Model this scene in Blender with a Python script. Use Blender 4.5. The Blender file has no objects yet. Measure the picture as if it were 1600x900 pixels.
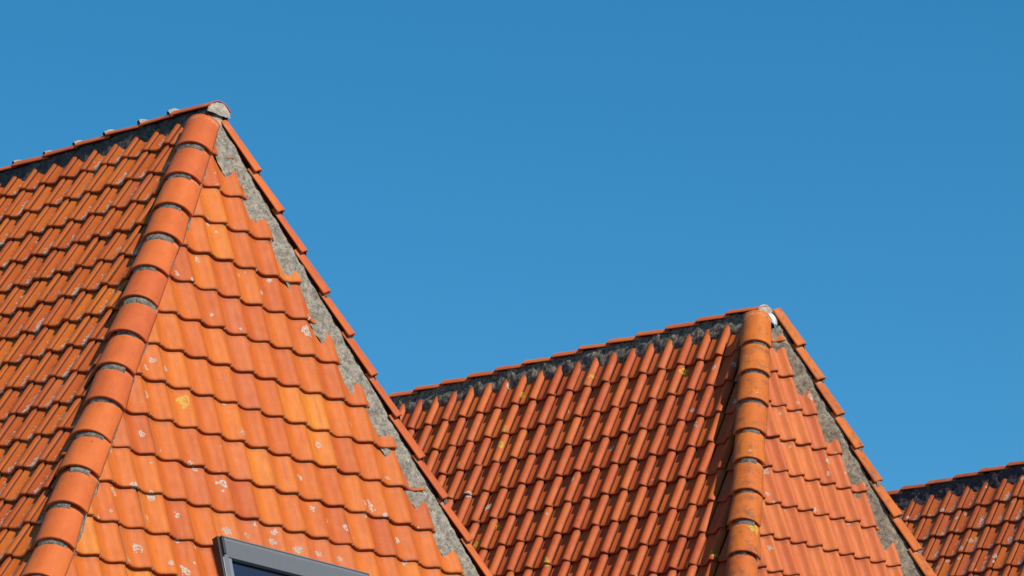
import bpy, bmesh, math, random
import numpy as np
from mathutils import Vector, Matrix, noise

scene = bpy.context.scene
col = scene.collection
V = lambda *a: np.array(a, float)
UP = V(0, 0, 1)
GZ = 1.6                                     # eye height of the photographer above the street

# ---------------------------------------------------------------- camera
PITCH, ROLL, FPX = 0.3069, 0.0122, 6545.5
fw = V(0, math.cos(PITCH), math.sin(PITCH)); rt = V(1, 0, 0); cu = np.cross(rt, fw)
rt2 = math.cos(ROLL) * rt + math.sin(ROLL) * cu
up2 = -math.sin(ROLL) * rt + math.cos(ROLL) * cu
cam_d = bpy.data.cameras.new("camera"); cam = bpy.data.objects.new("camera", cam_d); col.objects.link(cam)
cam_d.sensor_width = 36; cam_d.lens = FPX / 1600 * 36; cam_d.clip_start = .1; cam_d.clip_end = 3000
cam.matrix_world = Matrix(((rt2[0], up2[0], -fw[0], 0), (rt2[1], up2[1], -fw[1], 0), (rt2[2], up2[2], -fw[2], GZ), (0, 0, 0, 1)))
scene.camera = cam

# ---------------------------------------------------------------- sky and sun
SUN_EL, SUN_AZ = math.radians(43), math.radians(138)       # azimuth clockwise from +Y
w = bpy.data.worlds.new("World"); scene.world = w; w.use_nodes = True
nt = w.node_tree; bg = nt.nodes["Background"]
sky = nt.nodes.new("ShaderNodeTexSky"); sky.sky_type = 'NISHITA'; sky.sun_disc = False
sky.sun_elevation = SUN_EL; sky.sun_rotation = SUN_AZ
sky.air_density = 1.0; sky.dust_density = 0.0; sky.ozone_density = 6.0; sky.altitude = 0
hsv = nt.nodes.new('ShaderNodeHueSaturation'); hsv.inputs['Hue'].default_value = .485; hsv.inputs['Saturation'].default_value = 1.26
nt.links.new(sky.outputs[0], hsv.inputs['Color']); nt.links.new(hsv.outputs[0], bg.inputs[0]); bg.inputs[1].default_value = 0.124
sd = bpy.data.lights.new("sun", 'SUN'); sd.energy = 4.85; sd.angle = math.radians(.53); sd.color = (1, .93, .82)
sun = bpy.data.objects.new("sun", sd); col.objects.link(sun); sun.location = (20, -20, 40)
sv = Vector((math.sin(SUN_AZ) * math.cos(SUN_EL), math.cos(SUN_AZ) * math.cos(SUN_EL), math.sin(SUN_EL)))
sun.rotation_euler = sv.to_track_quat('Z', 'Y').to_euler()
scene.view_settings.view_transform = 'Standard'; scene.view_settings.look = 'None'
scene.view_settings.exposure = 0; scene.view_settings.gamma = 1
scene.cycles.max_bounces = 6

# ---------------------------------------------------------------- materials
class NT:
    def __init__(s, name):
        s.m = bpy.data.materials.new(name); s.m.use_nodes = True
        s.t = s.m.node_tree; s.b = s.t.nodes["Principled BSDF"]; s.out = s.t.nodes["Material Output"]
    def n(s, kind, **kw):
        x = s.t.nodes.new("ShaderNode" + kind)
        for k, v in kw.items():
            if k in ('operation', 'blend_type', 'data_type', 'feature', 'uv_map', 'distance', 'interpolation', 'use_clamp'): setattr(x, k, v)
            else:
                key = int(k[1:]) if k[0] == 'i' and k[1:].isdigit() else k.replace('_', ' ')
                s.put(x.inputs[key], v)
        return x
    def put(s, sock, v):
        if isinstance(v, bpy.types.NodeSocket): s.t.links.new(v, sock)
        elif isinstance(v, bpy.types.Node): s.t.links.new(v.outputs[0], sock)
        else: sock.default_value = v
    def math(s, op, a, b=0.0, c=0.0, clamp=False):
        x = s.t.nodes.new("ShaderNodeMath"); x.operation = op; x.use_clamp = clamp
        s.put(x.inputs[0], a); s.put(x.inputs[1], b); s.put(x.inputs[2], c); return x.outputs[0]
    def ramp(s, fac, stops, interp='LINEAR'):
        x = s.t.nodes.new("ShaderNodeValToRGB"); x.color_ramp.interpolation = interp
        while len(x.color_ramp.elements) < len(stops): x.color_ramp.elements.new(.5)
        for e, (p, c) in zip(x.color_ramp.elements, stops):
            e.position = p; e.color = (c, c, c, 1) if isinstance(c, (int, float)) else (*c, 1)
        s.put(x.inputs[0], fac); return x.outputs[0]
    def mix(s, fac, a, b, mode='MIX'):
        x = s.t.nodes.new("ShaderNodeMix"); x.data_type = 'RGBA'; x.blend_type = mode
        s.put(x.inputs[0], fac)
        for i, v in ((6, a), (7, b)):
            s.put(x.inputs[i], (*v, 1) if isinstance(v, tuple) and len(v) == 3 else v)
        return x.outputs[2]
    def noise(s, vec, scale, detail=4, rough=.55, out=0):
        x = s.n('TexNoise', Vector=vec, Scale=scale, Detail=detail, Roughness=rough); return x.outputs[out]
    def bump(s, h, strength, dist):
        x = s.n('Bump', Strength=strength, Distance=dist, Height=h); s.t.links.new(x.outputs[0], s.b.inputs['Normal']); return x
    def coord(s): return s.n('TexCoord').outputs['Object']

def spots(t, P, scale, thr, size, seed, wob=.5):
    """irregular crusty colonies: 0..1 mask, denser towards the rim of each colony"""
    wv = t.n('TexNoise', Vector=P, Scale=scale * 5.5, Detail=3).outputs['Color']
    off = t.t.nodes.new("ShaderNodeVectorMath"); off.operation = 'MULTIPLY_ADD'
    t.put(off.inputs[0], wv); off.inputs[1].default_value = (wob / scale,) * 3; t.put(off.inputs[2], P)
    off2 = t.t.nodes.new("ShaderNodeVectorMath"); off2.operation = 'ADD'
    t.put(off2.inputs[0], off.outputs[0]); off2.inputs[1].default_value = (seed, seed * 1.7, seed * .3)
    vo = t.n('TexVoronoi', Vector=off2.outputs[0], Scale=scale)
    sep = t.n('SeparateColor'); t.t.links.new(vo.outputs['Color'], sep.inputs[0])
    rnd, rnd2 = sep.outputs[0], sep.outputs[1]
    r = t.math('MULTIPLY_ADD', rnd2, size * .65, size * .35)
    rel = t.math('DIVIDE', vo.outputs['Distance'], r)               # 0 centre, 1 rim
    inside = t.math('LESS_THAN', rel, 1.0)
    on = t.math('GREATER_THAN', rnd, thr)
    rim = t.ramp(rel, [(0.0, .45), (.45, .25), (.7, .95), (1, 1)])
    crust = t.math('GREATER_THAN', t.math('ADD', t.noise(P, scale * 22, 3, .7), t.math('MULTIPLY', rim, .22)), .60)
    return t.math('MULTIPLY', t.math('MULTIPLY', inside, on), crust), rim

def tile_mat(name, ramp, grey, yellow, crusty, rough=.55, grime=0.0, seed=0.0, streak=.25, joint=.15, seamshade=1.0):
    t = NT(name); P = t.coord()
    uv = t.n('SeparateXYZ'); t.put(uv.inputs[0], t.n('UVMap', uv_map='tile').outputs[0])
    ph, tt = uv.outputs[0], uv.outputs[1]
    rv = t.n('SeparateXYZ'); t.put(rv.inputs[0], t.n('UVMap', uv_map='chance').outputs[0])
    r1, r2 = rv.outputs[0], rv.outputs[1]
    base = t.ramp(r1, ramp)
    base = t.mix(t.ramp(t.noise(P, .9, 4, .6), [(.35, .30), (.65, 0.0)]), base, (.42, .075, .018))      # weathering that runs over several tiles
    base = t.mix(t.math('MULTIPLY', t.math('GREATER_THAN', r2, .90), .40), base, (.54, .135, .050))       # paler, pinker firing
    # cloudy firing marks, stretched down the tile
    cv = t.n('CombineXYZ', i0=t.math('MULTIPLY', ph, 3.0), i1=tt, i2=t.math('MULTIPLY', r1, 91.0))
    c1 = t.noise(cv, 1.6, 4, .6)
    base = t.mix(t.math('MULTIPLY', t.ramp(c1, [(.42, 0.0), (.72, 1.0)]), .38), base, (.36, .058, .016))
    c2 = t.noise(P, 9, 5, .65)
    base = t.mix(t.math('MULTIPLY', t.ramp(c2, [(.35, 1.0), (.6, 0.0)]), .30), base, (.62, .160, .022))
    # thin scratches / streaks along the slope
    sv_ = t.n('CombineXYZ', i0=t.math('MULTIPLY', ph, 26.0), i1=t.math('MULTIPLY', tt, 1.4), i2=t.math('MULTIPLY', r2, 57.0))
    base = t.mix(t.math('MULTIPLY', t.ramp(t.noise(sv_, 1.3, 3, .6), [(.50, 0.0), (.75, 1.0)]), streak), base, (.30, .07, .03))
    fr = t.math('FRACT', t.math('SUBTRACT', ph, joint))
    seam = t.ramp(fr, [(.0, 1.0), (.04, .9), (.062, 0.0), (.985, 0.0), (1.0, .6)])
    base = t.mix(t.math('MULTIPLY', t.math('MULTIPLY', seam, .8), seamshade), base, (.075, .028, .018))  # groove shade along the tile seams, painted into the colour
    if seamshade == 0:
        hd = t.math('MULTIPLY', t.ramp(tt, [(.04, 0.0), (.10, 1.0), (.16, .15), (.24, 0.0)]), t.ramp(t.noise(P, 22, 4, .6), [(.4, 0.0), (.6, .6)]))
        base = t.mix(hd, base, (.62, .32, .20))
        base = t.mix(t.math('MULTIPLY', t.math('GREATER_THAN', t.noise(P, 34, 2, .5), .735), .8), base, (.10, .04, .02))
    # fine dark speckle
    base = t.mix(t.math('MULTIPLY', t.math('GREATER_THAN', t.noise(P, 95, 2, .5), .70), .55), base, (.12, .05, .03))
    # dust gathers at the very lip
    lip = t.ramp(tt, [(.90, 0.0), (1.0, 1.0)])
    base = t.mix(t.math('MULTIPLY', lip, t.ramp(t.noise(P, 20, 4, .6), [(.4, .1), (.7, .75)])), base, (.26, .075, .030))
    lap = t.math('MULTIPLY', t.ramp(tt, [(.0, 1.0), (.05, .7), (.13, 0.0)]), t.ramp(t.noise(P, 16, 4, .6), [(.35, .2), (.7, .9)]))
    if seamshade: base = t.mix(t.math('MULTIPLY', lap, .6), base, (.13, .045, .025))
    # one round colony on each tile of the sheltered course above the roof window
    dx = t.math('MULTIPLY', t.math('SUBTRACT', ph, t.math('MULTIPLY_ADD', r1, .16, .56)), .24); dy = t.math('MULTIPLY', t.math('SUBTRACT', tt, t.math('MULTIPLY_ADD', r1, .10, .36)), .33)
    rr = t.math('ADD', t.math('SQRT', t.math('ADD', t.math('MULTIPLY', dx, dx), t.math('MULTIPLY', dy, dy))), t.math('MULTIPLY_ADD', t.noise(P, 38, 4, .75), .10, -.05))
    cm = t.math('MULTIPLY', t.math('LESS_THAN', rr, t.math('MULTIPLY_ADD', r1, .016, .016)), t.math('GREATER_THAN', r2, .995))
    base = t.mix(t.math('MULTIPLY', cm, t.math('GREATER_THAN', t.noise(P, 80, 4, .8), .46)), base, t.mix(t.ramp(t.noise(P, 130, 3, .8), [(.42, 0.0), (.56, 1.0)]), (.20, .165, .13), (.50, .43, .35)))
    if crusty > 0:      # a band of grey crust down the pan and at its lip
        band = t.math('MULTIPLY', t.ramp(ph, [(.30, 0.0), (.46, 1.0), (.74, 1.0), (.86, 0.0)]), t.ramp(tt, [(.12, .45), (.9, 1.0)]))
        nz = t.math('ADD', t.noise(P, 38, 6, .8), t.math('MULTIPLY', t.noise(P, 4.5, 3), .35))
        m = t.math('GREATER_THAN', t.math('MULTIPLY_ADD', band, .17, nz), .87)
        base = t.mix(t.math('MULTIPLY', m, .85), base, t.ramp(t.noise(P, 110, 3, .7), [(.35, (.30, .24, .19)), (.6, (.66, .57, .47))]))
    if grime > 0:
        g = t.ramp(t.noise(P, 7, 6, .75), [(.5, 0.0), (.72, 1.0)])
        base = t.mix(t.math('MULTIPLY', g, grime), base, (.075, .05, .045))
    def lic(rim): return t.mix(t.math('MULTIPLY', t.ramp(t.noise(P, 120, 3, .7), [(.42, 1.0), (.58, 0.0)]), t.math('SUBTRACT', 1.25, rim, clamp=True)), (.50, .43, .35), (.17, .14, .11))
    for i, (sc, th, sz) in enumerate(grey):
        m_, rim_ = spots(t, P, sc, th, sz, seed + i * 3.1)
        base = t.mix(m_, base, lic(rim_))
    for i, (sc, th, sz) in enumerate(yellow):
        base = t.mix(t.math('MULTIPLY', spots(t, P, sc, th, sz, seed + 40 + i * 3.1)[0], .85), base, (.52, .33, .03))
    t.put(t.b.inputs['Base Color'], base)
    t.put(t.b.inputs['Roughness'], t.math('MULTIPLY_ADD', t.noise(P, 12, 3), .25, rough - .1))
    t.b.inputs['Specular IOR Level'].default_value = .22
    t.bump(t.math('ADD', t.noise(P, 60, 4, .6), t.math('MULTIPLY', t.noise(cv, 2.2, 2), 2.0)), .35, .004)
    return t.m

RA = [(0, (.47, .083, .013)), (.18, (.54, .105, .013)), (.55, (.60, .132, .013)), (.90, (.64, .155, .013)), (.985, (.70, .215, .018))]
RAM = [(0, (.47, .080, .013)), (.25, (.55, .105, .013)), (.8, (.60, .128, .013)), (1, (.64, .155, .013))]
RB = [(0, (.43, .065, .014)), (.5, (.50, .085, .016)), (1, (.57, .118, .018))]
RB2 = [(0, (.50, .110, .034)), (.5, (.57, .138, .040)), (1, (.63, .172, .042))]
RC = [(0, (.38, .060, .014)), (.5, (.46, .085, .016)), (1, (.55, .125, .018))]
M = {}
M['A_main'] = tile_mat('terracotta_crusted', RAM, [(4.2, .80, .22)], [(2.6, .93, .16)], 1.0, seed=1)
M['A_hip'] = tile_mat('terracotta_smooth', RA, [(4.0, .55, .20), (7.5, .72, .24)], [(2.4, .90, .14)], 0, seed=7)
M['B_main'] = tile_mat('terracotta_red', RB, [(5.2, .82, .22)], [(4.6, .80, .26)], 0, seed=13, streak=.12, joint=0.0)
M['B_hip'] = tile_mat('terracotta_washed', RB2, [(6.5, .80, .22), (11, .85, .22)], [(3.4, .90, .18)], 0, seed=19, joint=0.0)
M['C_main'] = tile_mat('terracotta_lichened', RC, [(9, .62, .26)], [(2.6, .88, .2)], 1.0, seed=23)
M['cap_A'] = tile_mat('ridge_terracotta', [(0, (.54, .105, .030)), (.5, (.59, .120, .030)), (1, (.65, .150, .030))], [], [(3, .95, .2)], 0, seed=31, streak=.08, seamshade=0.0)
M['cap_B'] = tile_mat('ridge_terracotta_grimy', [(0, (.54, .125, .018)), (.5, (.60, .150, .018)), (1, (.64, .175, .02))], [(12, .8, .15)], [(3.2, .80, .22)], 0, seed=37, grime=.85, rough=.6, seamshade=0.0)
M['cap_C'] = tile_mat('ridge_terracotta_weathered', [(0, (.34, .075, .030)), (.5, (.42, .10, .04)), (1, (.48, .17, .07))], [(8, .75, .25)], [], 0, seed=41, grime=.7, rough=.7, seamshade=0.0)

def mortar_mat(name, a, b, dark, amt, yellow=.0):
    t = NT(name); P = t.coord()
    base = t.mix(t.ramp(t.noise(P, 9, 7, .75), [(.38, 0.0), (.62, 1.0)]), a, b)
    base = t.mix(t.math('MULTIPLY', t.ramp(t.noise(P, 26, 6, .75), [(.44, 0.0), (.60, 1.0)]), amt), base, dark)
    base = t.mix(t.math('MULTIPLY', t.math('GREATER_THAN', t.noise(P, 90, 3, .6), .60), .6), base, (.06, .05, .045))
    base = t.mix(t.math('MULTIPLY', t.math('GREATER_THAN', t.noise(P, 70, 4, .7), .63), .7), base, (.55, .50, .42))
    if yellow: base = t.mix(t.math('MULTIPLY', t.ramp(t.noise(P, 6, 5, .7), [(.62, 0.0), (.7, 1.0)]), yellow), base, (.40, .27, .03))
    t.put(t.b.inputs['Base Color'], base); t.b.inputs['Roughness'].default_value = .93
    t.bump(t.noise(P, 60, 7, .85), 1.0, .012); return t.m
M['mortar'] = mortar_mat('grey_mortar', (.50, .425, .33), (.34, .285, .22), (.12, .10, .08), .75)
M['mortar_joint'] = mortar_mat('weathered_joint_mortar', (.34, .285, .22), (.21, .175, .135), (.06, .05, .04), .85)
M['mortar_light'] = mortar_mat('pale_mortar', (.62, .53, .42), (.45, .38, .30), (.18, .15, .12), .5)
M['mortar_B'] = mortar_mat('brown_mortar', (.42, .32, .22), (.24, .185, .135), (.09, .07, .055), .8, .35)
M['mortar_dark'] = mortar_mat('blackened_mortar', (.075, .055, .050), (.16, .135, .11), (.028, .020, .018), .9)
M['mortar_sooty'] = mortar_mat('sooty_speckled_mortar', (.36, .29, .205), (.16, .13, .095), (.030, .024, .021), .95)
M['mortar_soot_C'] = mortar_mat('soot_black_mortar', (.055, .04, .045), (.085, .06, .06), (.018, .013, .015), .9)

def plain(name, c, rough, metal=0.0, spec=.5, nscale=30, namt=.25, bump=.2):
    t = NT(name); P = t.coord()
    t.put(t.b.inputs['Base Color'], t.mix(t.math('MULTIPLY', t.noise(P, nscale, 5, .65), namt), c, tuple(x * .45 for x in c)))
    t.put(t.b.inputs['Roughness'], t.math('MULTIPLY_ADD', t.noise(P, 18, 4), .2, rough - .1))
    t.b.inputs['Metallic'].default_value = metal; t.b.inputs['Specular IOR Level'].default_value = spec
    t.bump(t.noise(P, 120, 3), bump, .001); return t.m
M['alu'] = plain('grey_coated_aluminium', (.185, .182, .185), .42, .15, .5)
M['alu_dark'] = plain('dark_flashing', (.035, .028, .030), .55, .1)
M['alu_edge'] = plain('pale_frame_edge', (.24, .25, .27), .4, .2)
M['gasket'] = plain('black_gasket', (.012, .012, .013), .6)
M['lead'] = plain('bright_metal_flap', (.72, .72, .72), .35, .35)
M['zinc'] = plain('zinc_gutter', (.30, .31, .33), .45, .6)
M['paint'] = plain('white_fascia', (.72, .70, .66), .5)
t = NT('dusty_glass'); P = t.coord()
du = t.ramp(t.noise(P, 60, 6, .8), [(.60, 0.0), (.75, 1.0)])
t.put(t.b.inputs['Base Color'], t.mix(t.math('MULTIPLY', du, .3), (.018, .024, .045), (.2, .2, .2)))
t.put(t.b.inputs['Roughness'], t.math('MULTIPLY_ADD', du, .3, .06)); t.b.inputs['Specular IOR Level'].default_value = .6
M['glass'] = t.m
t = NT('brick_wall'); P = t.n('UVMap', uv_map='tile').outputs[0]
br = t.n('TexBrick', Vector=P, Scale=1.0, Color1=(.30, .12, .075, 1), Color2=(.22, .085, .06, 1), Mortar=(.33, .30, .26, 1), Mortar_Size=.006, Brick_Width=.22, Row_Height=.065)
t.put(t.b.inputs['Base Color'], t.mix(t.math('MULTIPLY', t.noise(t.coord(), 3, 6, .7), .5), br.outputs[0], (.10, .06, .05)))
t.b.inputs['Roughness'].default_value = .9; t.bump(br.outputs[1], -.5, .006)
M['brick'] = t.m
t = NT('street_ground'); P = t.coord()
t.put(t.b.inputs['Base Color'], t.mix(t.noise(P, .6, 8, .7), (.075, .07, .065), (.045, .044, .042)))
t.b.inputs['Roughness'].default_value = .9; t.bump(t.noise(P, 40, 5), .5, .01)
M['ground'] = t.m

# ---------------------------------------------------------------- object helpers
def link(name, me, mat, parent=None, smooth=False):
    o = bpy.data.objects.new(name, me); col.objects.link(o)
    if mat: me.materials.append(mat)
    if parent: o.parent = parent
    if smooth: me.polygons.foreach_set('use_smooth', [True] * len(me.polygons))
    return o

def empty(name, loc, label, cat):
    o = bpy.data.objects.new(name, None); col.objects.link(o); o.location = loc; o.empty_display_size = .5
    o['label'] = label; o['category'] = cat; return o

def mesh_from(verts, faces, uv=None, ch=None, name='m'):
    """uv, ch: per-vertex arrays (n,2) -> uv layers 'tile' and 'chance'"""
    me = bpy.data.meshes.new(name)
    verts = np.asarray(verts, float)
    me.from_pydata(verts.tolist(), [], [tuple(int(i) for i in f) for f in faces])
    for nm, a in (('tile', uv), ('chance', ch)):
        if a is not None:
            l = me.uv_layers.new(name=nm); idx = np.empty(len(me.loops), int); me.loops.foreach_get('vertex_index', idx)
            l.data.foreach_set('uv', np.asarray(a, float)[idx].ravel())
    me.update(); return me

class Builder:
    def __init__(s): s.v = []; s.f = []; s.uv = []; s.ch = []; s.n = 0
    def grid(s, pts, uv=None, ch=(0, 0), flip=False):
        """pts (nv, nu, 3)"""
        nv, nu = pts.shape[:2]; s.v.append(pts.reshape(-1, 3))
        s.uv.append(uv.reshape(-1, 2) if uv is not None else np.zeros((nv * nu, 2))); s.ch.append(np.tile(ch, (nv * nu, 1)))
        i, j = np.meshgrid(np.arange(nv - 1), np.arange(nu - 1), indexing='ij')
        a = (s.n + i * nu + j).ravel(); q = np.stack([a, a + nu, a + nu + 1, a + 1], 1)
        if flip: q = q[:, ::-1]
        s.f.extend(q.tolist()); s.n += nv * nu; return q
    def poly(s, pts, faces, uv=None, ch=(0, 0)):
        pts = np.asarray(pts, float); s.v.append(pts); s.uv.append(np.zeros((len(pts), 2)) if uv is None else np.asarray(uv, float)); s.ch.append(np.tile(ch, (len(pts), 1)))
        s.f.extend([[i + s.n for i in f] for f in faces]); s.n += len(pts)
    def mesh(s): return mesh_from(np.vstack(s.v), s.f, np.vstack(s.uv), np.vstack(s.ch))

def hex_box(b, O, X, Y, Z, x0, x1, y0, y1, z0, z1):
    pts = [O + X * x + Y * y + Z * z for z in (z0, z1) for y in (y0, y1) for x in (x0, x1)]
    b.poly(pts, [(0, 2, 3, 1), (4, 5, 7, 6), (0, 1, 5, 4), (2, 6, 7, 3), (0, 4, 6, 2), (1, 3, 7, 5)])

def bevel(o, wd=.004, seg=2):
    m = o.modifiers.new('bevel', 'BEVEL'); m.width = wd; m.segments = seg; m.limit_method = 'ANGLE'; m.harden_normals = False

def prof(table):
    p = np.array(table)
    def f(ph):
        ph = np.asarray(ph) % 1.0
        xs = np.r_[p[:, 0] - 1, p[:, 0], p[:, 0] + 1]; ys = np.tile(p[:, 1], 3)
        # smooth (Catmull-Rom) interpolation
        i = np.clip(np.searchsorted(xs, ph, side='right') - 1, 1, len(xs) - 3)
        h = xs[i + 1] - xs[i]; t_ = (ph - xs[i]) / h
        m0 = (ys[i + 1] - ys[i - 1]) / (xs[i + 1] - xs[i - 1]) * h; m1 = (ys[i + 2] - ys[i]) / (xs[i + 2] - xs[i]) * h
        return (2*t_**3-3*t_**2+1)*ys[i] + (t_**3-2*t_**2+t_)*m0 + (-2*t_**3+3*t_**2)*ys[i+1] + (t_**3-t_**2)*m1
    return f

# depth of the tile surface across one cover width; 0 = the seam line used to set the tiles out
PAN_FLAT = dict(f=prof([(0, .001), (.06, -.002), (.13, -.0085), (.22, -.018), (.32, -.029), (.42, -.038), (.52, -.0425), (.62, -.0400), (.72, -.031), (.82, -.0175), (.91, -.005)]), joint=.15, under=.018, step=.003, over=.4)
PAN_ROLL = dict(f=prof([(0, .004), (.10, -.006), (.22, -.012), (.36, -.012), (.47, -.004), (.56, .010), (.66, .032), (.74, .045), (.82, .048), (.90, .040), (.96, .022)]), joint=.0, under=.010, step=.003, over=.3)
for p_ in (PAN_FLAT, PAN_ROLL): p_['max'] = float(p_['f'](np.linspace(0, 1, 200)).max())

def tile_slope(name, base, O, h, s, w_, e, u0, v0, ulim, vmax, pan, mat, parent, clips=(), seed=0, hole=None, fine=True, label=None, jit=1.0, skip=-.02):
    """one roof slope of overlapping tiles. h: along the eave, s: down the slope."""
    rng = np.random.RandomState(seed)
    N = np.cross(h, s); N = N if N[2] > 0 else -N
    flip = np.dot(np.cross(h, s), N) < 0
    f = pan['f']; j0 = pan['joint']
    nu = 17 if fine else 9
    pf = np.r_[0, .040, .056, np.linspace(.08, 1, nu)] if fine else np.linspace(0, 1, nu)
    ph = j0 + pf
    d0 = f(ph) - pan['step'] * np.clip(1 - pf / pan['over'], 0, 1) ** 1.5
    if fine: d0[:2] -= pan['under']
    th = .023; tilt = .026
    vs = np.array([-.045, .0, .35, .7, .93]) * e if fine else np.array([-.04, .5, .93]) * e
    lips = [(e - .010, 0.0), (e - .004, -.0022), (e - .0008, -.006), (e, -.011), (e - .0005, -th - .002), (e - .035, -th - .003)]
    b = Builder()
    k0 = int(math.floor(-v0 / e)); k1 = int(math.ceil((vmax - v0) / e))
    i0 = int(math.floor((ulim[0] - u0) / w_)) - 1; i1 = int(math.ceil((ulim[1] - u0) / w_)) + 1
    for k in range(k0, k1 + 1):
        vl = v0 + k * e
        if vl < skip: continue
        for i in range(i0, i1 + 1):
            ua = u0 + (i + j0) * w_
            if ua > ulim[1] or ua + w_ < ulim[0]: continue
            # skip tiles wholly outside a clip
            cen = [O + h * (ua + a * w_) + s * (vl - c * e) for a in (0, 1) for c in (0, 1.05)]
            if any(all((c - cp) @ cn > .03 for c in cen) for cp, cn in clips): continue
            cut = None
            if hole and ua + w_ > hole[0] and ua < hole[1] and vl > hole[2] + .005 and vl - e < hole[3]:
                if vl - e > hole[2] - .015: 
                    if ua > hole[0] - .02 and ua + w_ < hole[1] + .02: continue
                    cut = 'side'
                elif ua > hole[0] - .01 and ua + w_ < hole[1] + .01: cut = 'bottom'
            du, dv, dn, rot = rng.normal(0, .0016 * jit), rng.normal(0, .0028 * jit), rng.normal(0, .0018 * jit), rng.normal(0, .0065 * jit)
            dv += noise.noise(Vector((i * .16, k * .45, seed))) * .011; dn += noise.noise(Vector((i * .2, k * .2, seed + 9))) * .008
            sag = rng.normal(0, .0012 * jit)
            ee = e
            rows = [(v, 0.0) for v in vs] + lips
            vv = np.array([r[0] for r in rows]); dd = np.array([r[1] for r in rows])
            lift = rng.uniform(0, .003)
            base_n = dn - tilt * (1 - vv / e)
            if cut == 'bottom':
                vcut = hole[2] - (vl - e) - .004
                vv = np.minimum(vv, vcut + (vv - e) * .02); base_n = dn - tilt * (1 - vv / e)
            uu = np.concatenate([ua + pf * w_, [ua + w_ + .0006, ua + w_ - .003]])
            dU = np.concatenate([d0, [d0[-1] - .006, d0[-1] - pan['under'] - .004]])
            fr = np.concatenate([pf, [1, 1]])
            UU, VV = np.meshgrid(uu, vv)
            # round the corners of the lip a little
            corner = .006 * np.clip(1 - fr / .10, 0, 1) ** 2 + .012 * np.clip((fr - .88) / .12, 0, 1) ** 2
            if fine and cut is None: VV = VV - corner[None, :] * np.clip((vv / e - .7) / .3, 0, 1)[:, None] * (1 if pan is PAN_FLAT else .35)
            NN = dU[None, :] + dd[:, None] + base_n[:, None] + lift * (vv / e)[:, None] + sag * np.sin(fr * math.pi)[None, :]
            cx = ua + w_ / 2
            U2 = UU + du + rot * (VV - e); V2 = vl - e + VV + dv + rot * (UU - cx)
            keep = None
            if cut == 'side':
                if ua < hole[0]: U2 = np.minimum(U2, hole[0] - .002)
                else: U2 = np.maximum(U2, hole[1] + .002)
            pts = O[None, None] + U2[..., None] * h + V2[..., None] * s + NN[..., None] * N - base
            uvs = np.stack([np.broadcast_to((fr + j0)[None, :], UU.shape), np.broadcast_to(np.clip(vv / e, 0, 1)[:, None], UU.shape)], -1)
            b.grid(pts, uvs, (rng.rand(), .999 if cut == 'bottom' else rng.rand() * .985), flip=flip)
    me = b.mesh()
    if clips:
        bm = bmesh.new(); bm.from_mesh(me)
        for cp, cn in clips:
            bmesh.ops.bisect_plane(bm, geom=bm.verts[:] + bm.edges[:] + bm.faces[:], dist=1e-6, plane_co=Vector(cp - base), plane_no=Vector(cn), clear_outer=True)
        bm.to_mesh(me); bm.free()
    o = link(name, me, mat, parent, smooth=True)
    me.shade_flat() if False else None
    if label: o['label'] = label
    return o

def ncap(i, d_, l_, n_, P0, s0, s1, ang, r_lo, r_up, c_lo, c_up, base, rng, th=.017):
    """one half-round cap; P0 + d_*s is the line, c_*: height of the outer crest at its lower and upper end"""
    b = Builder(); na = 21
    A_ = np.linspace(-ang, ang, na); L = s1 - s0
    roll, sh = rng.normal(0, .035), rng.normal(0, .005); sc_ = rng.normal(1, .018); yaw = rng.normal(0, .006)
    rows = [(0, 0), (.012, 0), (.33 * L, 0), (.66 * L, 0), (L - .022, 0), (L - .010, .0015), (L - .003, -.001), (L, -.005), (L, -th), (L - .05, -th)]
    pts = np.zeros((len(rows), na, 3)); uv = np.zeros((len(rows), na, 2))
    for a, (x, dr) in enumerate(rows):
        q = x / L; R = (r_up + (r_lo - r_up) * q) * sc_; c = c_up + (c_lo - c_up) * q
        for k, an in enumerate(A_):
            an2 = an + roll; Rr = R + dr
            pts[a, k] = P0 + d_ * (s0 + x + sh) + l_ * (math.sin(an2) * Rr + yaw * (q * 2 - 1)) + n_ * (c - R + math.cos(an2) * Rr) - base
            uv[a, k] = (k / (na - 1) * 1.0, x / L * .9)
    b.grid(pts, uv, (rng.rand(), rng.rand() * .8))
    me = b.mesh()
    bm = bmesh.new(); bm.from_mesh(me)
    # thickness at the two long edges
    bmesh.ops.recalc_face_normals(bm, faces=bm.faces[:])
    bm.to_mesh(me); bm.free()
    o = link('ridge_tile', me, None, None, smooth=True)
    m = o.modifiers.new('t', 'SOLIDIFY'); m.thickness = .007; m.offset = -1 
    return o

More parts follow.
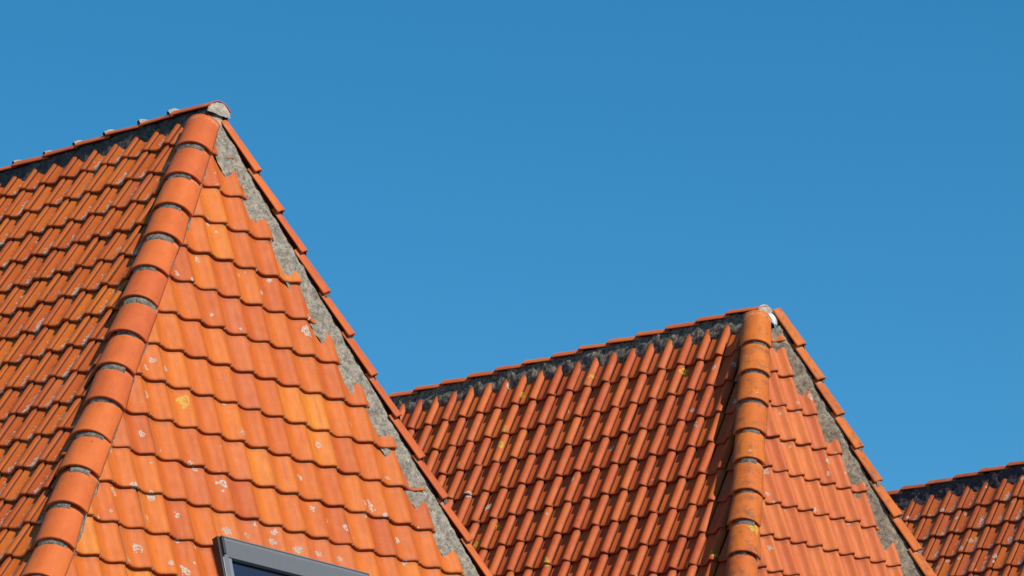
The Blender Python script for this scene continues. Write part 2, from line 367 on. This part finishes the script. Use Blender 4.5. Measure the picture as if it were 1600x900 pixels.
def joint_mortar(d_, l_, n_, P0, s, a0, a1, R_out, c_out, R_in, c_in, base, rng, depth=.022, proud=0.0, blob=0.0):
    """fillet of mortar between the lip of one cap and the head of the next"""
    b = Builder(); na = max(6, int((a1 - a0) / .07)); A_ = np.linspace(a0, a1, na)
    sec = []
    for k, an in enumerate(A_):
        edge = min(1, min(k, na - 1 - k) / 1.5)
        nz = noise.noise(Vector((s * 7 + an * 3, an * 5, P0[0]))) * .007 + noise.noise(Vector((s * 17, an * 14, P0[0] + 5))) * .004
        ri, ro = R_in - .012, R_in + (R_out - .010 - R_in) * edge
        pr = lambda r, cc, x: P0 + d_ * x + l_ * (math.sin(an) * r) + n_ * (cc - r + math.cos(an) * r) - base
        q = s + proud + nz
        ring = [pr(ro + .006, c_out - .008, s - depth), pr(ro + .004 + blob * .3, c_out - .009, q + .002), pr(ro * .7 + R_in * .3 + blob, c_out * .7 + c_in * .3 - .004 + blob, q + .018), pr(R_in + .004 + blob * .6, c_in + .006 + blob * .6, q + .044), pr(R_in - .008, c_in - .008, q + .052)]
        sec.append(ring)
    b.grid(np.array(sec)); me = b.mesh()
    return link('mortar_joint', me, None, None, smooth=True)

def mortar_strip(name, d_, l_, n_, P0, s0, s1, section, base, mat, parent, amp=.010, scale=9, wave=0.0, seed=0.0, step=.014, label=None):
    """long bed of mortar with an uneven surface; section: (lateral, height) points"""
    b = Builder(); n = int((s1 - s0) / step) + 1; pts = np.zeros((n, 0, 3))
    sec = []
    ss = []
    for (a, c) in zip(section[:-1], section[1:]):
        m = max(1, int(math.hypot(c[0] - a[0], c[1] - a[1]) / .013))
        ss += [(a[0] + (c[0] - a[0]) * q / m, a[1] + (c[1] - a[1]) * q / m) for q in range(m)]
    ss.append(section[-1]); out = np.zeros((n, len(ss), 3))
    for a in range(n):
        x = s0 + (s1 - s0) * a / (n - 1)
        for k, (l, hh) in enumerate(ss):
            p = P0 + d_ * x
            q = Vector((x * scale, l * scale, hh * scale + seed))
            dz = noise.fractal(q, .75, 2.1, 5) * amp + noise.noise(Vector((x * 3.1, seed, 0))) * wave
            out[a, k] = p + l_ * (l + dz * .8) + n_ * (hh + dz * .5) - base
    b.grid(out); o = link(name, b.mesh(), mat, parent, smooth=True)
    if label: o['label'] = label
    return o

# ---------------------------------------------------------------- a hipped house
def make_house(H):
    A = H['apex'] + V(0, 0, GZ)
    phi, am, ah, psi = H['phi'], H['am'], H['ah'], H['psi']
    r = V(math.cos(phi), math.sin(phi), 0); n = V(math.sin(phi), -math.cos(phi), 0)
    r2 = V(math.cos(phi + psi), math.sin(phi + psi), 0); n2 = V(r2[1], -r2[0], 0)
    drop = H['drop']; L = H['length']; half = drop / math.tan(am); out = drop / math.tan(ah)
    base = V(A[0], A[1], 0) - r * L / 2; base[2] = 0
    root = empty('house', base, H['label'], 'house')
    sL = math.cos(am) * n - math.sin(am) * UP; sR = -math.cos(am) * n - math.sin(am) * UP; sF = math.cos(ah) * r2 - math.sin(ah) * UP
    NL = math.sin(am) * n + math.cos(am) * UP; NR = -math.sin(am) * n + math.cos(am) * UP; NF = math.sin(ah) * r2 + math.cos(ah) * UP
    hipL = np.cross(NL, NF); hipL *= -np.sign(hipL[2]); hipL /= np.linalg.norm(hipL)
    hipR = np.cross(NR, NF); hipR *= -np.sign(hipR[2]); hipR /= np.linalg.norm(hipR)
    # vertical planes through the hips, normal towards the hip-end side
    cL = np.cross(hipL, UP); cL *= np.sign(cL @ r); cL /= np.linalg.norm(cL)
    cR = np.cross(hipR, UP); cR *= np.sign(cR @ r); cR /= np.linalg.norm(cR)
    mat = H['mats']; sd_ = H['seed']
    fo = H.get('fout', 0); tq = fo / (fw @ NF)               # the hip end stands a little proud of the ideal plane
    AF = A + NF * fo; duF = tq * (fw @ -n2); dvF = tq * (fw @ sF)
    tile_slope('roof_slope', base, A, r, sL, H['wL'], H['eL'], H['ul'], H['vl'], (-L, out + .1), drop / math.sin(am), H['pan'], M[mat[0]], root,
               clips=[(A, cL), (A + sL * H.get('top', .06), -sL)], seed=sd_, skip=H.get('skip', -.02), label=H['slope_labels'][0])
    if H['front']:
        tile_slope('roof_slope', base, AF, -n2, sF, H['wF'], H['eF'], H['uf'] + duF, H['vf'] + dvF, (-half - .4, half + .4), drop / math.sin(ah), H['pan'], M[mat[1]], root,
                   clips=[(A + cL * H['cin'], -cL), (A + cR * H['cinR'], -cR), (AF + sF * H.get('ftop', .17), -sF)], seed=sd_ + 1, hole=[H['hole'][0] + duF, H['hole'][1] + duF, H['hole'][2] + dvF, H['hole'][3]] if 'hole' in H else None, label=H['slope_labels'][1])
    tile_slope('roof_slope', base, A, -r, sR, H['wL'], H['eL'], 0, H['vl'], (-out - .1, L), drop / math.sin(am), H['pan'], M[mat[0]], root,
               clips=[(A, cR), (A + sR * .24, -sR)], seed=sd_ + 2, fine=False)
    # under-sheathing so that no daylight shows between the tiles
    b = Builder(); dn = .11
    def meet(ns): return A + np.linalg.solve(np.array(ns), np.array([-dn] * 3))
    NG = np.cross(n, UP); NG = r
    apx = meet([NL, NR, NF]); tz = drop - .25
    def down(P, dd, k): return P + dd * (k / -dd[2])
    far = apx - r * (L - .1)
    pL0, pR0 = down(apx, hipL, tz), down(apx, hipR, tz); pL1, pR1 = down(far, sL, tz), down(far, sR, tz)
    b.poly([apx, far, pL1, pL0, pR1, pR0], [(0, 1, 2, 3), (1, 0, 5, 4), (0, 3, 5), (1, 4, 2)])
    b.v = [x - base for x in b.v]
    link('roof_boarding', b.mesh(), M['gasket'], root)
    # ---- caps
    rng = np.random.RandomState(sd_ + 9)
    def frame(d_):                     # the capping sits square on the two slopes that meet under it
        m_ = (NL if d_ is hipL else NR) + NF
        nn = m_ - d_ * (m_ @ d_); nn /= np.linalg.norm(nn); vv = UP - d_ * (UP @ d_); vv /= np.linalg.norm(vv)
        k_ = H['hipL' if d_ is hipL else 'hipR'].get('lean', 1); nn = nn * k_ + vv * (1 - k_); nn /= np.linalg.norm(nn)
        return np.cross(d_, nn), nn
    def caps(P0, d_, joints, hc, cfg, matn, first=None, jm='mortar_joint', jang=None, lump=0):
        lat, nn = frame(d_) if abs(d_[2]) > .01 else (np.cross(d_, UP), UP)
        lat = lat / np.linalg.norm(lat)
        prev = None
        for a, s1 in enumerate(joints):
            s0 = (joints[a - 1] - .045) if a else first
            L_ = s1 - s0
            o = ncap(a, d_, lat, nn, P0, s0, s1, cfg['ang'], cfg['r'], cfg['r'] - cfg['taper'], hc + rng.normal(0, .002), hc - cfg['lift'], base, rng)
            o.data.materials.append(M[matn]); o.parent = root
            if a < len(joints) - 1 and jm:
                ctr = rng.normal(0, .15); wd = rng.uniform(*cfg['jw'])
                m = joint_mortar(d_, lat, nn, P0, s1, max(-cfg['ang'] + .02, ctr - wd), min(cfg['ang'] - .02, ctr + wd), cfg['r'] - .012, hc - .012, cfg['r'] - cfg['taper'], hc - cfg['lift'], base, rng,
                                 proud=rng.uniform(-.012, .003) + lump * .004, blob=lump * rng.uniform(.022, .045))
                m.data.materials.append(M[jm]); m.parent = o
    s = .37
    # left hip (towards the viewer), right hip, ridge
    slant = lambda d_: drop / -d_[2]
    for key, d_ in (('hipL', hipL), ('hipR', hipR)):
        if not H['front']: continue
        c = H[key]; nj = int((slant(d_) - c['o']) / s) + 1
        js = [c['o'] + (i + c['i0']) * s for i in range(nj - c['i0'])]
        caps(A, d_, js, H['hc'], c, mat[2], first=js[0] - c.get('first', .42), jm='mortar_joint')
    c = H['ridge']; nj = int((L + c['o']) / s)
    js = [-(c['o'] + 5 * s) + i * s for i in range(0, nj + 5)]      # distances along -r from the apex
    js = [x for x in js if x > c['min']]
    caps(A, -r, js, H['hr'], c, mat[4], first=c['first'], jm=c['jm'], lump=c['lump'])
    # ---- mortar beds under the caps
    for sg in (1, -1):
        q = c['bed']
        lat = np.cross(-r, UP) * sg
        mortar_strip('mortar_bed', -r, lat, UP, A + UP * H['hr'], c['first'] + .01, L, [(q[0][0] - .05, q[0][1] + .015)] + q, base, M[mat[5]], root, amp=c.get('amp', .02), scale=c.get('sc', 9), wave=.008, seed=sd_ + sg)
    if H['front']:
        for d_, cc, nside, nm in ((hipL, 'hipL', 1, 'L'), (hipR, 'hipR', -1, 'R')):
            lat, nn = frame(d_)
            for sg in (1, -1):
                facing = (lat * sg) @ r > 0
                q = H[cc]['bed' if (cc == 'hipR' and facing) else 'bedn']
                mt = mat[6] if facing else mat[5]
                mortar_strip('mortar_bed', d_, lat * sg, nn, A + nn * H['hc'], H[cc].get('bs', .12), slant(d_) - .02, [(q[0][0] - .06, q[0][1] + .02)] + q, base, M[mt], root, amp=.016, scale=9, wave=.022, seed=sd_ + 3 * sg + (7 if nm == 'R' else 0))
        # rounded plug of mortar in the open end of the ridge
        R = c['r'] - .020; P0 = A + UP * (H['hr'] - c['r']) ; e_s = -c['first']
        b = Builder(); pts = np.zeros((9, 25, 3))
        for a in range(9):
            q = a / 8
            for k in range(25):
                an = math.radians(-84 + 168 * k / 24); rr = R * math.sin(q * math.pi / 2) if a < 8 else R
                bul = .035 * math.cos(q * math.pi / 2)
                nz = noise.fractal(Vector((math.sin(an) * rr * 14, math.cos(an) * rr * 14, sd_)), 1.0, 2.0, 3) * .012
                low = 1.0
                pts[a, k] = P0 + r * (e_s - .012 + bul + nz) + n * (math.sin(an) * rr) + UP * (math.cos(an) * rr * low) - base
        b.grid(pts); o = link('mortar_plug', b.mesh(), M[mat[7]], root, smooth=True)
        # mortar fillet from the plug down to the first tiles
        b = Builder(); pts = np.zeros((12, 14, 3))
        for a in range(12):
            q = a / 11
            for k in range(14):
                z = k / 13 * 2 - 1
                wdt = H['fillet'][0] + (H['fillet'][1] - H['fillet'][0]) * q
                dd = q * H['fillet'][2]
                nz = noise.fractal(Vector((z * 2, q * 5, sd_ + 3)), 1.0, 2.0, 3) * .012
                pts[a, k] = A + UP * (H['hr'] - .11) + r * (e_s - .02) + sF * dd + n * (z * wdt) + NF * (.012 - .10 * q * q + nz - .10 * z * z) - base
        b.grid(pts); link('mortar_fillet', b.mesh(), M[mat[7]], root, smooth=True)
    # ---- walls, fascia and gutter under the eave
    ze = A[2] - drop; ins = .35
    cornersU = [down(A, hipL, drop), down(A, hipR, drop), A - r * L - n * half - UP * drop, A - r * L + n * half - UP * drop]
    if not H['front']: pass
    cen = sum(cornersU) / 4
    def inset(p, k):
        q = p - cen; q = np.array([q @ r, q @ n, 0]); q = q - np.sign(q) * V(k, k, 0); return cen + r * q[0] + n * q[1]
    b = Builder()
    W = [inset(p, ins) for p in cornersU]; rec = []
    for a in range(4):
        p, q = W[a], W[(a + 1) % 4]; ln = np.linalg.norm(q - p); top = ze - .03
        b.poly([V(p[0], p[1], 0), V(q[0], q[1], 0), V(q[0], q[1], top), V(p[0], p[1], top)], [(0, 1, 2, 3)], uv=[(0, 0), (ln, 0), (ln, top), (0, top)])
    # gable at the far end
    g0, g1 = W[2], W[3]; pk = A - r * (L - .05) - UP * .3
    b.poly([V(g0[0], g0[1], ze - .03), V(g1[0], g1[1], ze - .03), pk], [(0, 1, 2)], uv=[(0, ze), (np.linalg.norm(g1 - g0), ze), (np.linalg.norm(g1 - g0) / 2, pk[2])])
    b.v = [x - base for x in b.v]
    link('wall', b.mesh(), M['brick'], root)
    b = Builder(); O_ = [inset(p, -.03) for p in cornersU]
    for a in range(4):
        p, q = O_[a], O_[(a + 1) % 4]; d_ = (q - p); ln = np.linalg.norm(d_); d_ /= ln; nn = np.cross(d_, UP)
        if nn @ (p - cen) < 0: nn = -nn
        pts = np.zeros((2, 11, 3))
        for k in range(11):
            an = math.pi * k / 10
            for m_, x in enumerate((-.05, ln + .05)): pts[m_, k] = p * V(1, 1, 0) + d_ * x + nn * (.07 - .065 * math.cos(an)) + UP * (ze - .06 - .065 * math.sin(an)) - base
        b.grid(pts)
    g = link('gutter', b.mesh(), M['zinc'], root, smooth=True)
    m = g.modifiers.new('t', 'SOLIDIFY'); m.thickness = .004
    b = Builder(); I_ = [inset(p, .0) for p in cornersU]
    for a in range(4):
        p, q = I_[a], I_[(a + 1) % 4]; p2, q2 = W[a], W[(a + 1) % 4]
        z0, z1 = ze - .20, ze - .035
        b.poly([V(p[0], p[1], z0), V(q[0], q[1], z0), V(q[0], q[1], z1), V(p[0], p[1], z1), V(p2[0], p2[1], z0), V(q2[0], q2[1], z0)], [(0, 1, 2, 3), (0, 4, 5, 1)])
    b.v = [x - base for x in b.v]
    link('fascia', b.mesh(), M['paint'], root)
    return dict(root=root, A=A, AW=AF - n2 * duF + sF * dvF, r=r, n=n, n2=n2, sF=sF, sL=sL, NF=NF, NL=NL, base=base, hipL=hipL, hipR=hipR)

RID = dict(ang=math.radians(58), r=.150, taper=.010, lift=.020, jw=(.5, .8))
HIPC = dict(ang=math.radians(74), r=.168, taper=.018, lift=.046, jw=(.45, .95), bed=[(.112, -.14), (.150, -.18), (.225, -.35)], bedn=[(.118, -.14), (.128, -.17), (.134, -.34)])
HA = dict(top=.17, skip=.3, fout=.05, cin=.10, cinR=.155, apex=V(-2.39238, 30.92581, 11.37566), phi=-.7377, am=1.0481, ah=1.2924, psi=-.0141, drop=5.6, length=9.0, front=True,
          label='nearest tiled roof with a dark framed roof window low on its orange hip end',
          wL=.24, eL=.3211, ul=-1.4382, vl=.1763, wF=.2413, eF=.3258, uf=-.3247, vf=.2435, pan=PAN_FLAT, seed=11, hc=.055, hr=-.075,
          mats=['A_main', 'A_hip', 'cap_A', 'mortar', 'cap_A', 'mortar_dark', 'mortar', 'mortar_light'],
          slope_labels=['side slope with grey lichen crusts on its tiles', 'sunlit orange hip end with a roof window'],
          hipL=dict(HIPC, o=1.0429, i0=-1, first=.40, lean=.5, bs=.2), hipR=dict(HIPC, o=.7292, i0=0, first=.48, lean=.6, bs=.2, r=.16, ang=math.radians(61), bed=[(.108, -.125), (.146, -.150), (.238, -.335)]),
          ridge=dict(RID, o=-2.1831, min=.2, first=-.12, jm='mortar_light', lump=1, bed=[(.095, -.085), (.106, -.12), (.128, -.40)], amp=.013),
          fillet=(.10, .20, .30), hole=(-.84, .69, 4.085, 5.6))
HB = dict(fout=.042, cin=.07, cinR=.135, apex=V(2.34345, 37.94153, 11.96643), phi=-.7354, am=1.1722, ah=1.2662, psi=-.112, drop=5.6, length=10.0, front=True,
          label='middle tiled roof with deep rounded rolls and soot stained orange hip capping',
          wL=.2355, eL=.3554, ul=-2.8309, vl=.2913, wF=.2083, eF=.3740, uf=.1820, vf=.4866, pan=PAN_ROLL, seed=47, hc=.175, hr=-.075, top=.29, skip=.4,
          mats=['B_main', 'B_hip', 'cap_B', 'mortar_B', 'cap_A', 'mortar_sooty', 'mortar_B', 'mortar_light'],
          slope_labels=['side slope of dark red tiles with yellow lichen rings', 'sunlit washed out pinkish hip end'],
          hipL=dict(HIPC, o=.711, i0=0, first=.42, r=.158, taper=.02, lift=.045, lean=.8, bs=.36), hipR=dict(HIPC, o=.6295, i0=0, first=.42, r=.16, bs=.36, lean=.8, bed=[(.112, -.14), (.142, -.19), (.195, -.43)]),
          ridge=dict(RID, o=-2.1655, min=.2, first=-.10, jm=None, lump=0, lift=.036, bed=[(.098, -.085), (.108, -.12), (.124, -.19), (.132, -.24), (.124, -.29), (.09, -.36)], amp=.02, sc=9),
          fillet=(.05, .12, .16))
cz = 44.4477; xr = (1700 - 800) / FPX; yr = (450 - 684.272) / FPX
Cap = (fw + rt2 * xr + up2 * yr) * cz
HC = dict(top=.24, skip=.4, fout=.05, cin=.1, cinR=.15, apex=Cap, phi=-.7924, am=1.0836, ah=1.29, psi=0, drop=5.6, length=10.0, front=True,
          label='farthest tiled roof, crusted with pale lichen under a blackened ridge',
          wL=.2528, eL=.3295, ul=-1.8087, vl=.2945, wF=.24, eF=.33, uf=0, vf=.2, pan=PAN_FLAT, seed=83, hc=.055, hr=-.0815,
          mats=['C_main', 'A_hip', 'cap_B', 'mortar_B', 'cap_C', 'mortar_soot_C', 'mortar_B', 'mortar_light'],
          slope_labels=[None, None],
          hipL=dict(HIPC, o=.9, i0=-1), hipR=dict(HIPC, o=.7, i0=0),
          ridge=dict(RID, o=-2.502, min=.2, first=-.10, jm=None, lump=0, lift=.032, bed=[(.098, -.08), (.112, -.11), (.135, -.40)], amp=.018, sc=9),
          fillet=(.10, .2, .3))
A_ = make_house(HA); B_ = make_house(HB); C_ = make_house(HC)

# ---------------------------------------------------------------- roof window on the nearest hip end
def roof_window(Hs):
    O, h, s, N, base, root = Hs['AW'], -Hs['n2'], Hs['sF'], Hs['NF'], Hs['base'], Hs['root']
    O = O - N * .03
    u0, u1, v0, v1 = -.835, .690, 4.100, 5.50
    def box(name, boxes, mat, parent, bv=.003):
        b = Builder()
        for q in boxes: hex_box(b, O, h, s, N, *q)
        b.v = [x - base for x in b.v]; me = b.mesh()
        bm = bmesh.new(); bm.from_mesh(me); bmesh.ops.recalc_face_normals(bm, faces=bm.faces[:]); bm.to_mesh(me); bm.free()
        o = link(name, me, M[mat], parent); bevel(o, bv); return o
    win = box('roof_window', [(u0 + .02, u0 + .075, v0 + .02, v1, -.05, .075), (u1 - .075, u1 - .02, v0 + .02, v1, -.05, .075), (u0 + .075, u1 - .075, v1 - .06, v1, -.05, .07), (u0 + .075, u1 - .075, v0 + .02, v0 + .09, -.05, .068)], 'alu', root)
    win['label'] = 'dark grey framed roof window with a metal hood'
    # hood: a long folded profile across the top
    b = Builder(); sec = [(.000, .060), (.004, .098), (.012, .102), (.016, .096), (.024, .097), (.028, .103), (.040, .104), (.150, .070), (.158, .052), (.155, .040)]
    pts = np.zeros((2, len(sec), 3))
    for a, u in enumerate((u0 + .03, u1 - .004)):
        for k, (v, d) in enumerate(sec): pts[a, k] = O + h * u + s * (v0 + v) + N * d - base
    b.grid(pts); hood = link('hood', b.mesh(), M['alu'], win); m = hood.modifiers.new('t', 'SOLIDIFY'); m.thickness = .003
    box('hood_end', [(u0 + .014, u0 + .034, v0 + .004, v0 + .150, .02, .105), (u1 - .006, u1 + .006, v0 + .004, v0 + .150, .02, .102)], 'alu_dark', win)
    box('flashing', [(u0 - .006, u0 + .018, v0 + .0, v1, -.04, .078), (u1 - .018, u1 + .006, v0 + .0, v1, -.04, .066), (u0 - .01, u1 + .01, v0 - .030, v0 + .0, -.055, .002)], 'alu_dark', win)
    box('sash', [(u0 + .078, u0 + .115, v0 + .155, v1 - .07, 0, .066), (u1 - .115, u1 - .078, v0 + .155, v1 - .07, 0, .066), (u0 + .116, u1 - .116, v1 - .12, v1 - .07, 0, .064)], 'alu_edge', win)
    box('gasket', [(u0 + .118, u0 + .126, v0 + .150, v1 - .122, 0, .052), (u1 - .126, u1 - .118, v0 + .15, v1 - .122, 0, .052)], 'gasket', win)
    box('glass_pane', [(u0 + .1165, u1 - .1165, v0 + .12, v1 - .1205, .018, .034)], 'glass', win, .001)
roof_window(A_)

# bright metal flap where the middle roof's hips meet its ridge
def flap(Hs):
    O, h, s, N, base = Hs['A'], -Hs['n2'], Hs['sF'], Hs['NF'], Hs['base']
    b = Builder(); pts = np.zeros((7, 9, 3))
    for a in range(7):
        for k in range(9):
            z = k / 8 * 2 - 1; q = a / 6
            v = .20 + q * (.145 - .07 * z * z)
            pts[a, k] = O + h * (.03 + z * .075 * (1 - .12 * q)) + s * v + Hs['r'] * (.085 + .012 * math.sin(q * 4)) + N * (.015 - .03 * z * z) - base
    b.grid(pts); o = link('metal_flap', b.mesh(), M['lead'], Hs['root'], smooth=True)
    m = o.modifiers.new('t', 'SOLIDIFY'); m.thickness = .003
    o['label'] = 'bright metal flap under the ridge end'
flap(B_)

# ---------------------------------------------------------------- ground
me = mesh_from([(-900, -900, 0), (900, -900, 0), (900, 900, 0), (-900, 900, 0)], [(0, 1, 2, 3)])
g = link('ground', me, M['ground']); g['kind'] = 'structure'
